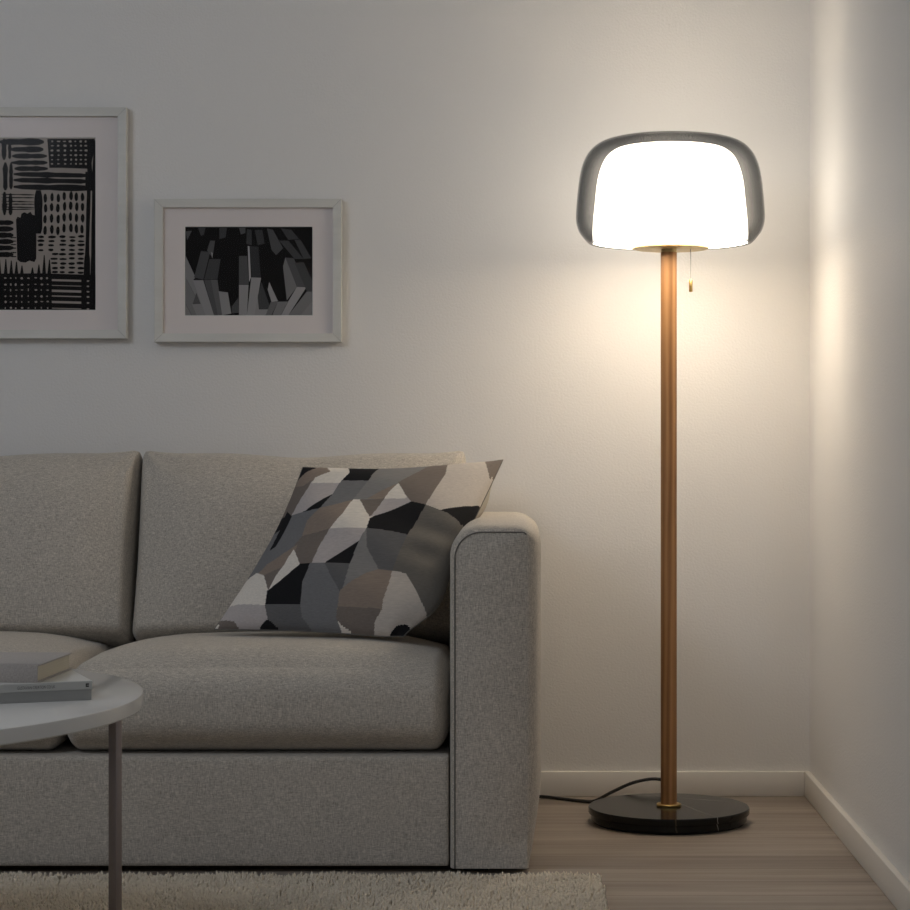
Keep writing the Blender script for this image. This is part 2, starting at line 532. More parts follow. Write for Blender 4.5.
def back_cushion(x0, x1, seed):
    hw = (x1-x0)/2; cx = (x0+x1)/2
    hh = .219; th = .095
    tilt = math.radians(-17)
    Rm = Matrix.Rotation(tilt, 3, 'X')
    def df(c, p):
        p = p.copy()
        fx = (1-abs(c.x)**5)**1.6; fz = (1-abs(c.z)**4)**1.6
        s = 1 if c.y > 0 else -1
        p.y += s*.028*fx*fz
        # pinch the top rim thin, with raised corner tips
        top = max(0, c.z)**3
        p.y *= 1-.50*top
        side = max(0, abs(c.x))**6
        p.y *= 1-.18*side
        p.z += .015*top*abs(c.x)**8-.008*top*math.cos(c.x*5)*(1-abs(c.x))
        p.x -= .004*(1-c.z**2)*c.x
        # gather wrinkles running in from the upper corners
        for sgn in (-1, 1):
            dx = abs(sgn-c.x)*hw; dz = (1-c.z)*hh
            rr = math.hypot(dx, dz)
            if rr < .16:
                an = math.atan2(dz, dx)
                p.y += s*.0035*math.sin(an*9+seed)*math.exp(-((rr-.05)/.045)**2)
        q = Rm @ p
        q += Vector((cx, -.262, .603))
        q.y += .004*fbm(q.x+seed, q.y, q.z, 2.0)
        return q
    return sobj('back_cushion', soft_box((hw, th, hh), (.022, .08, .026), (72, 24, 48), df), SOFA, 180)
BMID = -.872
back_cushion(BMID+.001, -.128, .5)
back_cushion(XL-.01, BMID-.001, 2.0)

# ------------------------------------------------------------------ patterned scatter cushion
def pillow_front(u, v, side=1.0):
    """surface of the scatter cushion: u along the bottom edge, v up the face"""
    BL = np.array((-.645, -.640, .452)); BR = np.array((-.225, -.745, .440))
    TR = np.array((-.042, -.400, .806)); TL = np.array((-.482, -.420, .790))
    c = .045
    uu = u + c*np.sin(np.pi*v)*(1-2*u)*np.where(u < .5, 1.0, -.2); vv = v + c*np.sin(np.pi*u)*(1-2*v)*np.where(v > .5, 1.0, .3)
    uu = uu[..., None]; vv = vv[..., None]
    p = BL*(1-uu)*(1-vv) + BR*uu*(1-vv) + TR*uu*vv + TL*(1-uu)*vv
    p = p + np.array((.018, -.01, 0))*((np.clip(u, 0, 1)**3*np.exp(-((v-.2)/.16)**2))[..., None])
    p = p + np.array((-.022, .02, .004))*(np.exp(-(((u-1)/.10)**2+(v/.10)**2))[..., None])
    p = p + np.array((.030, .012, -.006))*(np.where(side < 0, 1.0, 0.0)*np.clip(16*(1-u), 0, 1)*np.exp(-((u-.95)/.12)**2)*np.exp(-((v-.78)/.15)**2))[..., None]
    nrm = np.array((-.0105, -.147, .123)); nrm = nrm/np.linalg.norm(nrm)
    a = np.clip(1-np.abs(2*u-1)**2.2, 0, 1); b = np.clip(1-np.abs(2*v-1)**2.2, 0, 1)
    h = (a*b)**.5
    wr = .006*np.sin(9*u+14*v)*np.sin(6*v+1)*h + .008*np.exp(-((u-.93)**2+(v-.45)**2)/.02)*np.sin(42*v+9*u)*h
    t = np.where(side > 0, .066, -.055)
    return p + nrm*((h*t + wr*side)[..., None])

PATTERN = [
 ('T', [(0.002,0.898),(0.037,0.96),(0.079,0.986),(0.19,0.929),(0.244,0.917),(0.11,0.863),(0.067,0.825),(0.021,0.813)]),
 ('K', [(0.002,0.894),(0.01,0.998),(0.083,0.979),(0.04,0.948)]),
 ('B', [(0.002,0.852),(0.064,0.833),(0.098,0.875),(0.098,0.798),(0.083,0.625),(0.017,0.644)]),
 ('W', [(0.11,0.844),(0.11,0.89),(0.187,0.94),(0.287,0.925),(0.267,0.829)]),
 ('L', [(0.11,0.844),(0.267,0.829),(0.267,0.744),(0.16,0.629),(0.083,0.625),(0.098,0.798)]),
 ('K', [(0.267,0.744),(0.244,0.633),(0.16,0.625)]),
 ('K', [(0.271,0.848),(0.287,0.898),(0.275,0.956),(0.41,0.998),(0.417,0.84)]),
 ('G', [(0.271,0.848),(0.417,0.84),(0.394,0.698),(0.31,0.652),(0.244,0.633),(0.267,0.744)]),
 ('H', [(0.417,0.84),(0.41,0.998),(0.64,0.933),(0.667,0.886),(0.587,0.806),(0.548,0.702),(0.394,0.698)]),
 ('T', [(0.467,0.706),(0.537,0.771),(0.587,0.806),(0.571,0.752),(0.548,0.698)]),
 ('G', [(0.083,0.625),(0.16,0.625),(0.244,0.633),(0.202,0.563),(0.217,0.471),(0.206,0.406),(0.129,0.34),(0.071,0.283),(0.029,0.513),(0.067,0.617)]),
 ('T', [(0.244,0.633),(0.31,0.652),(0.394,0.698),(0.39,0.583),(0.367,0.487),(0.225,0.471),(0.202,0.563)]),
 ('K', [(0.06,0.413),(0.033,0.675),(0.087,0.621),(0.087,0.544),(0.087,0.433)]),
 ('B', [(0.225,0.463),(0.352,0.49),(0.363,0.49),(0.352,0.402),(0.36,0.294),(0.298,0.298),(0.233,0.363),(0.202,0.421)]),
 ('W', [(0.394,0.698),(0.429,0.698),(0.54,0.571),(0.556,0.494),(0.363,0.49),(0.39,0.583)]),
 ('L', [(0.363,0.49),(0.56,0.49),(0.552,0.421),(0.429,0.294),(0.36,0.294),(0.352,0.402)]),
 ('K', [(0.552,0.421),(0.556,0.294),(0.429,0.294)]),
 ('T', [(0.129,0.34),(0.221,0.417),(0.233,0.363),(0.214,0.39),(0.206,0.287),(0.121,0.252),(0.067,0.248),(0.098,0.325)]),
 ('W', [(0.214,0.39),(0.302,0.29),(0.19,0.171),(0.194,0.263),(0.206,0.29)]),
 ('B', [(0.117,0.26),(0.206,0.29),(0.194,0.263),(0.19,0.171),(0.144,0.221)]),
 ('W', [(0.117,0.26),(0.19,0.171),(0.217,0.09),(0.021,0.121),(0.006,0.202),(0.056,0.29)]),
 ('L', [(0.006,0.114),(0.217,0.09),(0.26,0.029),(0.229,0.002),(0.075,0.002),(0.121,0.002),(0.04,0.052)]),
 ('K', [(0.26,0.029),(0.321,0.002),(0.325,0.002),(0.217,0.002),(0.229,0.002)]),
 ('K', [(0.298,0.294),(0.36,0.294),(0.356,0.202),(0.398,0.094),(0.217,0.094),(0.187,0.167)]),
 ('D', [(0.217,0.094),(0.398,0.094),(0.429,0.04),(0.487,0.002),(0.49,0.002),(0.325,0.002),(0.321,0.002),(0.26,0.029)]),
 ('G', [(0.352,0.294),(0.429,0.294),(0.567,0.152),(0.583,0.098),(0.598,0.044),(0.64,0.002),(0.644,0.002),(0.49,0.002),(0.487,0.002),(0.429,0.04),(0.394,0.098),(0.363,0.198)]),
 ('D', [(0.429,0.294),(0.556,0.294),(0.579,0.152),(0.567,0.152)]),
 ('B', [(0.002,0.002),(0.006,0.04),(0.09,0.025),(0.121,0.002),(0.098,0.002),(0.002,0.002)]),
 ('W', [(0.002,0.002),(0.002,0.017),(0.014,0.025),(0.017,0.002)]),
 ('B', [(0.433,0.698),(0.552,0.698),(0.54,0.571)]),
 ('W', [(0.583,0.81),(0.663,0.694),(0.556,0.702),(0.563,0.748)]),
 ('L', [(0.556,0.702),(0.663,0.694),(0.698,0.675),(0.54,0.571)]),
 ('K', [(0.698,0.675),(0.771,0.656),(0.76,0.579),(0.76,0.475),(0.675,0.487),(0.556,0.494),(0.544,0.563)]),
 ('B', [(0.579,0.813),(0.648,0.929),(0.76,0.94),(0.779,0.879),(0.779,0.79),(0.775,0.656),(0.698,0.675),(0.66,0.71)]),
 ('M', [(0.779,0.879),(0.748,0.983),(0.913,0.994),(0.994,0.863),(0.971,0.69),(0.852,0.629),(0.775,0.656),(0.779,0.79)]),
 ('B', [(0.917,0.994),(0.998,0.998),(0.998,0.998),(0.99,0.867)]),
 ('K', [(0.852,0.629),(0.975,0.694),(0.998,0.717),(0.998,0.606),(0.963,0.567),(0.948,0.594),(0.886,0.621)]),
 ('O', [(0.775,0.656),(0.852,0.629),(0.948,0.594),(0.979,0.571),(0.983,0.456),(0.998,0.248),(0.952,0.156),(0.929,0.167),(0.821,0.275),(0.76,0.279),(0.76,0.475)]),
 ('D', [(0.556,0.494),(0.675,0.487),(0.76,0.475),(0.76,0.279),(0.698,0.279),(0.602,0.387)]),
 ('H', [(0.552,0.421),(0.556,0.494),(0.602,0.387),(0.698,0.279),(0.656,0.256),(0.598,0.198),(0.567,0.152),(0.579,0.152),(0.556,0.294)]),
 ('T', [(0.698,0.279),(0.76,0.279),(0.779,0.133),(0.79,0.09),(0.587,0.087),(0.567,0.152),(0.598,0.198),(0.656,0.256)]),
 ('B', [(0.587,0.087),(0.79,0.09),(0.79,0.033),(0.806,0.002),(0.644,0.002),(0.687,0.002),(0.606,0.033)]),
 ('M', [(0.76,0.279),(0.821,0.275),(0.929,0.167),(0.975,0.114),(0.998,0.114),(0.998,0.075),(0.998,0.052),(0.948,0.006),(0.898,0.002),(0.806,0.002),(0.79,0.037),(0.798,0.09),(0.779,0.133)]),
 ('K', [(0.9,0),(0.92,0.035),(0.97,0.05),(1,0.04),(1,0)]),
 ('W', [(0.602,0.037),(0.637,0.017),(0.687,0.002),(0.64,0.002)]),
]

PCOL = {'K': (.012, .012, .014), 'W': (.78, .73, .66), 'L': (.50, .46, .45), 'M': (.56, .51, .46), 'G': (.195, .195, .20), 'H': (.245, .24, .235), 'D': (.135, .134, .137),
        'B': (.195, .165, .145), 'T': (.285, .23, .19), 'O': (.155, .145, .13)}
KEYS = list(PCOL)
PM = [cloth_plain('cushion_cloth_'+{'K': 'black', 'W': 'white', 'L': 'pale_grey', 'M': 'pale_beige', 'G': 'grey', 'H': 'mid_grey', 'D': 'dark_grey', 'B': 'taupe', 'T': 'tan', 'O': 'olive_grey'}[k], PCOL[k]) for k in KEYS]
def in_poly(x, y, poly):
    c = False
    j = len(poly)-1
    for i in range(len(poly)):
        xi, yi = poly[i]; xj, yj = poly[j]
        if (yi > y) != (yj > y) and x < (xj-xi)*(y-yi)/(yj-yi)+xi: c = not c
        j = i
    return c
NP = 230
tt = np.linspace(0, 1, NP+1)
U, Vv = np.meshgrid(tt, tt)
PX, PY, PZ = -.345, -.55, .452
o0 = np.array((PX, PY, PZ))
pil = thing('throw_pillow', 'square throw pillow patterned with black white grey and tan triangles leaning on the armrest', 'pillow', (PX, PY, PZ))
front = pillow_front(U, Vv, np.ones_like(U))
me = bpy.data.meshes.new('pillow_front')
vv = (front-o0).reshape(-1, 3)
idx = np.arange((NP+1)**2).reshape(NP+1, NP+1)
ff = np.stack([idx[:-1, :-1], idx[:-1, 1:], idx[1:, 1:], idx[1:, :-1]], -1).reshape(-1, 4)
me.from_pydata(vv.tolist(), [], ff.tolist())
for m_ in PM: me.materials.append(m_)
mi = []
boxes = [(min(p[0] for p in q), max(p[0] for p in q), min(p[1] for p in q), max(p[1] for p in q)) for c, q in PATTERN]
for j in range(NP):
    for i in range(NP):
        u = (i+.5)/NP; v = (j+.5)/NP
        k = 'O' if u > .6 else 'G'
        hit = False
        for (c, q), bb in zip(PATTERN, boxes):
            if bb[0] <= u <= bb[1] and bb[2] <= v <= bb[3] and in_poly(u, v, q): k = c; hit = True
        sc = .98
        while not hit and sc > .6:
            u2 = .5+(u-.5)*sc; v2 = .5+(v-.5)*sc
            for (c, q), bb in zip(PATTERN, boxes):
                if bb[0] <= u2 <= bb[1] and bb[2] <= v2 <= bb[3] and in_poly(u2, v2, q): k = c; hit = True
            sc -= .02
        mi.append(KEYS.index(k))
me.polygons.foreach_set('material_index', mi)
me.shade_smooth()
pf = bpy.data.objects.new('front_cover', me); link(pf, pil)
NB = 60
tb = np.linspace(0, 1, NB+1)
Ub, Vb = np.meshgrid(tb, tb)
bk = (pillow_front(Ub, Vb, -np.ones_like(Ub))-o0).reshape(-1, 3)
idx = np.arange((NB+1)**2).reshape(NB+1, NB+1)
ff = np.stack([idx[:-1, :-1], idx[1:, :-1], idx[1:, 1:], idx[:-1, 1:]], -1).reshape(-1, 4)
tag(obj('back_cover', (bk, ff.tolist()), cloth_plain('cushion_back', (.46, .42, .36)), pil, 180), 'plain beige back of the pillow')
# seam around the rim
rim = [(t, 0) for t in tb[:-1]]+[(1, t) for t in tb[:-1]]+[(1-t, 1) for t in tb[:-1]]+[(0, 1-t) for t in tb]
rp = [Vector(pillow_front(np.array([[u]]), np.array([[v]]), np.array([[1.]]))[0, 0]-o0) for u, v in rim]
obj('seam', tube(rp, .0013, 6), PIPE, pil, 180)
# small black tassel corner at the lower right
zc = pillow_front(np.array([[.93]]), np.array([[.015]]), np.array([[1.]]))[0, 0]-o0

# ------------------------------------------------------------------ rug
RX0, RX1, RY0, RY1 = -2.55, .148, -3.05, -1.062
def rug():
    m, nt, N, L, b = new_mat('rug_pile')
    f = noise(nt, coords(nt), 60, 3)
    f2 = noise(nt, coords(nt), 900, 1)
    c = mixrgb(nt, f, (.62, .54, .43), (.92, .83, .69))
    c = mixrgb(nt, .5, c, ramp(nt, f2, [(.3, (.3, .3, .3)), (.7, (.7, .7, .7))]), 'SOFT_LIGHT')
    L.new(c, b.inputs['Base Color']); b.inputs['Roughness'].default_value = 1; b.inputs['Specular IOR Level'].default_value = .05
    root = thing('rug', 'beige shaggy rug lying on the wooden floor in front of the sofa', 'rug', ((RX0+RX1)/2, (RY0+RY1)/2, 0))
    cx, cy = (RX0+RX1)/2, (RY0+RY1)/2
    obj('backing', box(RX0-cx+.006, RX1-cx-.006, RY0-cy+.006, RY1-cy-.006, 0, .007, .002), m, root, 40)
    pts = []
    def grid(x0, x1, y0, y1, s):
        xs = np.arange(x0, x1, s); ys = np.arange(y0, y1, s)
        X, Y = np.meshgrid(xs, ys)
        X = X+rng.uniform(-s*.5, s*.5, X.shape); Y = Y+rng.uniform(-s*.5, s*.5, Y.shape)
        pts.append(np.stack([X.ravel(), Y.ravel(), np.full(X.size, s)], 1))
    grid(-1.35, RX1, -1.50, RY1, .0055)
    grid(RX0, -1.35, -1.50, RY1, .0075)
    grid(RX0, RX1, RY0, -1.50, .0085)
    P = np.concatenate(pts)
    n = len(P)
    h = rng.uniform(.016, .024, n)+.003*np.sin(P[:, 0]*31)*np.sin(P[:, 1]*27)
    w = P[:, 2]*.62
    a = rng.uniform(0, 2*PI, n)
    lean = rng.uniform(0, .007, n); la = rng.uniform(0, 2*PI, n)
    V = np.zeros((n, 7, 3))
    for k in range(3):
        an = a+k*2*PI/3
        V[:, k, 0] = P[:, 0]+w*np.cos(an)*.8; V[:, k, 1] = P[:, 1]+w*np.sin(an)*.8; V[:, k, 2] = .005
        V[:, 3+k, 0] = P[:, 0]+w*np.cos(an+.5)*1.0+lean*np.cos(la)*.7; V[:, 3+k, 1] = P[:, 1]+w*np.sin(an+.5)*1.0+lean*np.sin(la)*.7; V[:, 3+k, 2] = .005+h*.75
    V[:, 6, 0] = P[:, 0]+lean*np.cos(la); V[:, 6, 1] = P[:, 1]+lean*np.sin(la); V[:, 6, 2] = .005+h
    V[:, :, 0] -= cx; V[:, :, 1] -= cy
    T = []
    for k in range(3):
        j = (k+1) % 3
        T += [(k, j, 3+j), (k, 3+j, 3+k), (3+k, 3+j, 6)]
    T = np.array(T)
    F = (T[None]+(np.arange(n)*7)[:, None, None]).reshape(-1)
    me = bpy.data.meshes.new('pile')
    me.vertices.add(n*7); me.vertices.foreach_set('co', V.reshape(-1))
    nt_ = len(F)//3
    me.loops.add(len(F)); me.loops.foreach_set('vertex_index', F.astype(np.int32))
    me.polygons.add(nt_); me.polygons.foreach_set('loop_start', np.arange(0, len(F), 3, dtype=np.int32))
    me.update(calc_edges=True)
    me.materials.append(m)
    me.shade_smooth()
    o = bpy.data.objects.new('pile', me); link(o, root)
    o['kind'] = 'stuff'
rug()

# ------------------------------------------------------------------ coffee table
TX, TY, TZ, TR = -1.101, -2.114, .4785, .558
ZR = .0305   # table stands on the rug
tab = thing('coffee_table', 'round coffee table with glossy pale grey top and thin square metal legs', 'coffee table', (TX, TY, 0))
TOP = plain('table_lacquer', (.78, .775, .75), .14, 0, .5)
obj('tabletop', lathe([(0, TZ-.0215), (TR-.002, TZ-.0215), (TR, TZ-.0195), (TR, TZ-.003), (TR-.0008, TZ-.0012), (TR-.0028, TZ), (0, TZ)], 192), TOP, tab, 35)
LEG = plain('brushed_dark_metal', (.30, .26, .25), .35, .9)
for k in range(4):
    a = k*PI/2
    M = Matrix.Translation((.5265*math.cos(a), .5265*math.sin(a), 0)) @ Matrix.Rotation(a+math.radians(-27), 4, 'Z')
    bm = bmesh.new(); add_box(bm, -.0068, .0068, -.0068, .0068, .0325, TZ-.0215, .0008, 2, M)
    obj('leg', bm, LEG, tab, 40)
fr_ = bmesh.new()
for k in range(2):
    M = Matrix.Rotation(k*PI/2, 4, 'Z')
    add_box(fr_, -.52, .52, -.008, .008, TZ-.0345, TZ-.02152, .001, 1, M)
obj('cross_bar', fr_, LEG, tab, 40)

# ------------------------------------------------------------------ books
PAPER = None
m, nt, N, L, b = new_mat('page_edges')
pn = noise(nt, coords(nt, (1, 1, 900)), 1.5, 2)
L.new(mixrgb(nt, pn, (.50, .45, .34), (.78, .72, .58)), b.inputs['Base Color']); b.inputs['Roughness'].default_value = .9
PAPER = m
MAGC = plain('glossy_cover', (.74, .73, .69), .25)
SPINE = plain('spine_grey', (.50, .50, .475), .4)
INK = plain('ink_black', (.015, .015, .015), .6)
INKG = plain('ink_grey', (.13, .13, .125), .6)
def text_mesh(s, size, depth=0):
    cu = bpy.data.curves.new('lettering', 'FONT'); cu.body = s; cu.size = size; cu.align_x = 'LEFT'
    o = bpy.data.objects.new('lettering', cu); COL.objects.link(o)
    dg = bpy.context.evaluated_depsgraph_get(); dg.update()
    me = bpy.data.meshes.new_from_object(o.evaluated_get(dg))
    bpy.data.objects.remove(o)
    return me
MAG_A = math.radians(21.5)
def paperback(name, label, corner, ang, w, d, t, cover, spine_text=None):
    # origin at the front right bottom corner; spine along -x facing -y
    o = thing(name, label, 'book', corner, ang, 'books stacked on the coffee table')
    c = bmesh.new()
    add_box(c, -w, 0, 0, .0012, 0, t, .0004, 1)
    add_box(c, -w, 0, .0010, d, 0, .0007)
    add_box(c, -w, 0, .0010, d, t-.0007, t)
    cv = obj('cover', c, cover, o)
    obj('page_block', box(-w+.0008, -.0008, .0010, d-.001, .0007, t-.0007), PAPER, o)
    return o, cv
c0 = (-.603, -2.138, TZ)
b1, cv1 = paperback('book', 'grey softcover book lying lowest in the stack directly on the tabletop', c0, MAG_A, .30, .24, .0150, plain('grey_cover', (.36, .36, .345), .4))
b2, cv2 = paperback('book', 'thin pale softcover book with lettered spine between the hardcover and the lowest book', (c0[0]+.0015, c0[1]-.001, TZ+.0151), MAG_A+.008, .30, .24, .0115, SPINE)
# lettering on its spine and a small black mark
sp = text_mesh('GUSTAVIAN CREATION CO UK', .0072)
bm = bmesh.new(); bm.from_mesh(sp)
xs = [v.co.x for v in bm.verts]; wd = max(xs)-min(xs)
for v in bm.verts: v.co = Vector((-.104+v.co.x/wd*.052, -.0003, .0036+v.co.y*.85))
obj('spine_lettering', bm, INKG, cv2)
bm = bmesh.new()
add_box(bm, -.0095, -.0050, -.0004, .0002, .0035, .0085)
add_box(bm, -.0082, -.0050, -.0006, .0001, .0058, .0063, mat=1)
obj('spine_mark', bm, [INK, MAGC], cv2)
# pale front cover of the middle book
obj('front_cover', box(-.2995, -.0005, .0015, .2395, .0115, .0119), MAGC, cv2)
hz = TZ+.0151+.0119+.0001
hb = thing('book', 'thick grey cloth hardcover book lying on top of the stack', 'book', (-.6725, -2.166, hz), math.radians(-2.6), 'books stacked on the coffee table')
CLOTH = fabric_mat('book_cloth', (.34, .31, .29), (.56, .52, .49), 2.0)
W_, D_, T_ = .235, .178, .0250
c = bmesh.new()
add_box(c, -W_, 0, 0, .0022, 0, T_, .0006, 2)
add_box(c, -W_, .0025, .0018, D_+.003, 0, .0022, .0006, 2)
add_box(c, -W_, .0025, .0018, D_+.003, T_-.0022, T_, .0006, 2)
obj('cover', c, CLOTH, hb, 40)
obj('page_block', box(-W_+.003, -.0012, .0022, D_, .0022, T_-.0022), PAPER, hb)
obj('spine_hinge', box(-W_, .0026, .0056, .0068, T_-.0001, T_+.0003), PIPE, hb)

# ------------------------------------------------------------------ pictures on the wall
FR_Y = -.030
def pxx(p): return (p-522)/420.0
def pzz(p): return .83+(449-p)/420.0
FRM = wood_mat('frame_white_paint', [(.62, .61, .57), (.65, .64, .60), (.68, .67, .63)], 'X', 1.5, .5)
MAT_B = plain('mat_board', (.80, .735, .715), .9)
BEV = plain('mat_bevel', (.75, .73, .70), .8)
PPR = plain('print_paper', (.36, .315, .28), .9)
BLK = plain('print_ink', (.006, .005, .005), .8, 0, .15)
BACK = plain('hardboard', (.25, .18, .12), .9)
m, nt, N, L, b = new_mat('clear_pane')
tr = node(nt, 'ShaderNodeBsdfTransparent'); tr.inputs['Color'].default_value = (.97, .97, .97, 1)
gl = node(nt, 'ShaderNodeBsdfGlossy'); gl.inputs['Roughness'].default_value = .15; 
mx = node(nt, 'ShaderNodeMixShader'); mx.inputs[0].default_value = .005; L.new(tr.outputs[0], mx.inputs[1]); L.new(gl.outputs[0], mx.inputs[2])
L.new(mx.outputs[0], N['Material Output'].inputs['Surface'])
PANE = m
def ring(bm, o, i, yo, yi, mat=0):
    """flat ring between outer rect o and inner rect i, each (x0, x1, z0, z1)"""
    def c(r, y): return [bm.verts.new((x, y, z)) for x, z in ((r[0], r[2]), (r[1], r[2]), (r[1], r[3]), (r[0], r[3]))]
    A, B = c(o, yo), c(i, yi)
    for k in range(4):
        f = bm.faces.new((A[k], A[(k+1) % 4], B[(k+1) % 4], B[k])); f.material_index = mat
def picture(label, L_, R_, T_, B_, mw, img, ang=0):
    x0, x1, z0, z1 = pxx(L_), pxx(R_), pzz(B_), pzz(T_)
    cx, cz = (x0+x1)/2, z0
    o = thing('picture_frame', label, 'picture', (cx, 0, cz), 0, 'framed pictures on the wall')
    hw = (x1-x0)/2; H = z1-z0
    w = mw/420.0
    bm = bmesh.new()
    out = (-hw, hw, 0, H); inn = (-hw+w, hw-w, w, H-w)
    ring(bm, out, out, -.002, FR_Y+.001)
    o2 = (-hw+.001, hw-.001, .001, H-.001)
    ring(bm, out, o2, FR_Y+.001, FR_Y)
    ring(bm, o2, inn, FR_Y, FR_Y+.0015)
    ring(bm, inn, inn, FR_Y+.0015, FR_Y+.010)
    ring(bm, inn, inn, FR_Y+.010, -.002)
    ring(bm, inn, out, -.002, -.002)
    bmesh.ops.remove_doubles(bm, verts=bm.verts, dist=1e-6)
    bmesh.ops.recalc_face_normals(bm, faces=bm.faces)
    fr = obj('frame', bm, FRM, o)
    # hairline mitre joints at the corners
    JM = plain('joint_line', (.33, .32, .30), .8)
    for cxn, czn, ix, iz in ((-hw, 0, 1, 1), (hw, 0, -1, 1), (hw, H, -1, -1), (-hw, H, 1, -1)):
        a = Vector((cxn+ix*.0015, FR_Y-.00012, czn+iz*.0015)); e = Vector((cxn+ix*w, FR_Y+.00138, czn+iz*w))
        s = Vector((-iz*ix, 0, 1)).normalized()*.00035*1
        s = Vector((iz, 0, -ix)).normalized()*.00035
        mt = bmesh.new(); mt.faces.new([mt.verts.new(v) for v in (a-s, a+s, e+s, e-s)])
        obj('mitre_joint', mt, JM, fr)
    yb = FR_Y+.0125
    ip = (pxx(img[0])-cx, pxx(img[1])-cx, pzz(img[3])-cz, pzz(img[2])-cz)
    ib = (ip[0]+.0016, ip[1]-.0016, ip[2]+.0016, ip[3]-.0016)
    bm = bmesh.new(); ring(bm, inn, ip, yb, yb)
    ring(bm, ip, ib, yb, yb+.0016, 1)
    bmesh.ops.recalc_face_normals(bm, faces=bm.faces)
    mo = obj('mat_board', bm, [MAT_B, BEV], o)
    for v in (): pass
    obj('backing_board', box(inn[0], inn[1], yb+.0035, -.0025, inn[2], inn[3]), BACK, o)
    bm = bmesh.new()
    bm.faces.new([bm.verts.new((x, yb-.0015, z)) for x, z in ((inn[0], inn[2]), (inn[1], inn[2]), (inn[1], inn[3]), (inn[0], inn[3]))])
    obj('glazing', bm, PANE, o)
    return o, cx, cz, yb+.0020, ip

def art_mesh(polys, cx, cz, y0, clip):
    """polys: list of (material index, [(px, py)...]) as ink on the print, painted in order"""
    bm = bmesh.new()
    for n, (mi_, pl_) in enumerate(polys):
        y = y0-.0000035*(n+1)
        q = []
        for px, py in pl_:
            x = min(max(pxx(px)-cx, clip[0]-.004), clip[1]+.004); z = min(max(pzz(py)-cz, clip[2]-.004), clip[3]+.004)
            q.append((x, y, z))
        if len(q) < 3: continue
        f = bm.faces.new([bm.verts.new(v) for v in q]); f.material_index = mi_
    return bm

# large abstract brush-stroke print
big, cx, cz, yp, ip = picture('large white framed print of black brush marks, hung higher and cut off at left', -102, 126.3, 107, 338.5, 8.8, (-71, 94.8, 136.3, 310))
A = []
rr = random.Random(4)
def stroke(x0, y0, x1, y1, w, wob=.18, n=9, taper=.35):
    dx, dy = x1-x0, y1-y0; L_ = math.hypot(dx, dy) or 1
    ux, uy = dx/L_, dy/L_; nx, ny = -uy, ux
    a = []; b_ = []
    for k in range(n+1):
        t = k/n
        ww = w/2*(1-(abs(2*t-1)**6)*(1-taper))*(1+rr.uniform(-wob, wob))
        if k in (0, n): ww = w/2*taper
        a.append((x0+dx*t+nx*ww, y0+dy*t+ny*ww)); b_.append((x0+dx*t-nx*ww, y0+dy*t-ny*ww))
    A.append((0, a+b_[::-1]))
def blob(cx_, cy_, w, h, m=0, n=9):
    A.append((m, [(cx_+w/2*math.cos(2*PI*k/n)*(1+rr.uniform(-.12, .12)), cy_+h/2*math.sin(2*PI*k/n)*(1+rr.uniform(-.12, .12))) for k in range(n)]))
def rect(x0, y0, x1, y1, m=0): A.append((m, [(x0, y0), (x1, y0), (x1, y1), (x0, y1)]))
for cy_, x0, x1, h in [(141, -2, 42.5, 6.5), (148.5, 9, 42, 5.4), (155.2, 10.5, 45.5, 4.6), (161.8, 9.5, 46, 4.2), (167.8, 13, 46.5, 5), (173.3, 12, 88, 5), (179.2, 12, 88, 5.2), (186, 12, 92, 5.8)]:
    stroke(x0, cy_, x1, cy_+(1.5 if x1 > 80 else 0), h)
for x, y0, y1, w in [(2.5, 138, 159, 4.5), (8.2, 142, 158, 3.4), (3.8, 161.5, 189.5, 5), (9.5, 162, 188.5, 3.6), (3, 191, 214.5, 4.2), (9, 192.5, 214.5, 3.8)]: stroke(x, y0, x, y1, w)
for y in (193.5, 196.8, 200.5, 203.4, 206.2, 209): stroke(0, y, 33, y+rr.uniform(-.8, .8), 1.1, .3)
rect(46, 138, 91, 141.0); A.append((0, [(46, 138), (93, 138), (93, 150), (89, 168), (60, 167), (48, 167)]))
for i, x in enumerate((50.5, 57, 63.5, 69.3, 74.3, 79.8, 84.6)):
    for j, y in enumerate((140.5, 144.8, 149.6, 154.3, 158.8, 163)): blob(x+rr.uniform(-.5, .5), y, rr.uniform(2, 3.8), rr.uniform(1.2, 2.6), 1, 6)
stroke(88.6, 150, 85.0, 285, 4.0, .1); stroke(93.6, 146, 91.6, 309, 4.6, .1); stroke(92, 138, 94.5, 152, 3)
stroke(87, 150, 90, 190, 5, .1); rect(84, 171, 93, 190)
stroke(86, 250, 85, 309, 6.5, .05); stroke(92, 250, 91, 309, 5, .05)
stroke(37, 189.5, 37, 233, 8, .06, 9, .6)
A.append((0, [(14.5, 219), (16, 216), (19, 217), (20, 213), (23, 211.5), (26, 213), (29, 211), (31, 214), (34.5, 215), (35, 240), (34.8, 258), (33, 261.5), (28, 260), (24, 262), (19, 261.5), (15.8, 259), (15.3, 240)]))
for x in (44, 50.3, 56.6, 63, 69.4, 75.3, 81):
    o_ = rr.uniform(-1, 2)
    for y in (196, 206, 217, 228.3): blob(x+rr.uniform(-.4, .4), y+o_, 3.7, 9.2)
for i, y in enumerate((236, 240.2, 244.3, 249, 253.6, 258, 262.6, 267.2, 271.8)):
    for x in ((39.5,) if i < 4 else ())+(50 if i < 4 else 53.5, 61.6, 70.6, 79.3): blob(x+rr.uniform(-.6, .6), y+rr.uniform(-.4, .6), rr.uniform(5.5, 8.4), rr.uniform(2, 3), 0, 8)
for y in (222, 228.3, 234.6, 241, 247.3, 254): stroke(-9, y, 12, y, 5, .12, 7, .4)
for y in (237, 240.5, 244, 247.5, 252, 256): stroke(9, y, 15, y, 1.1)
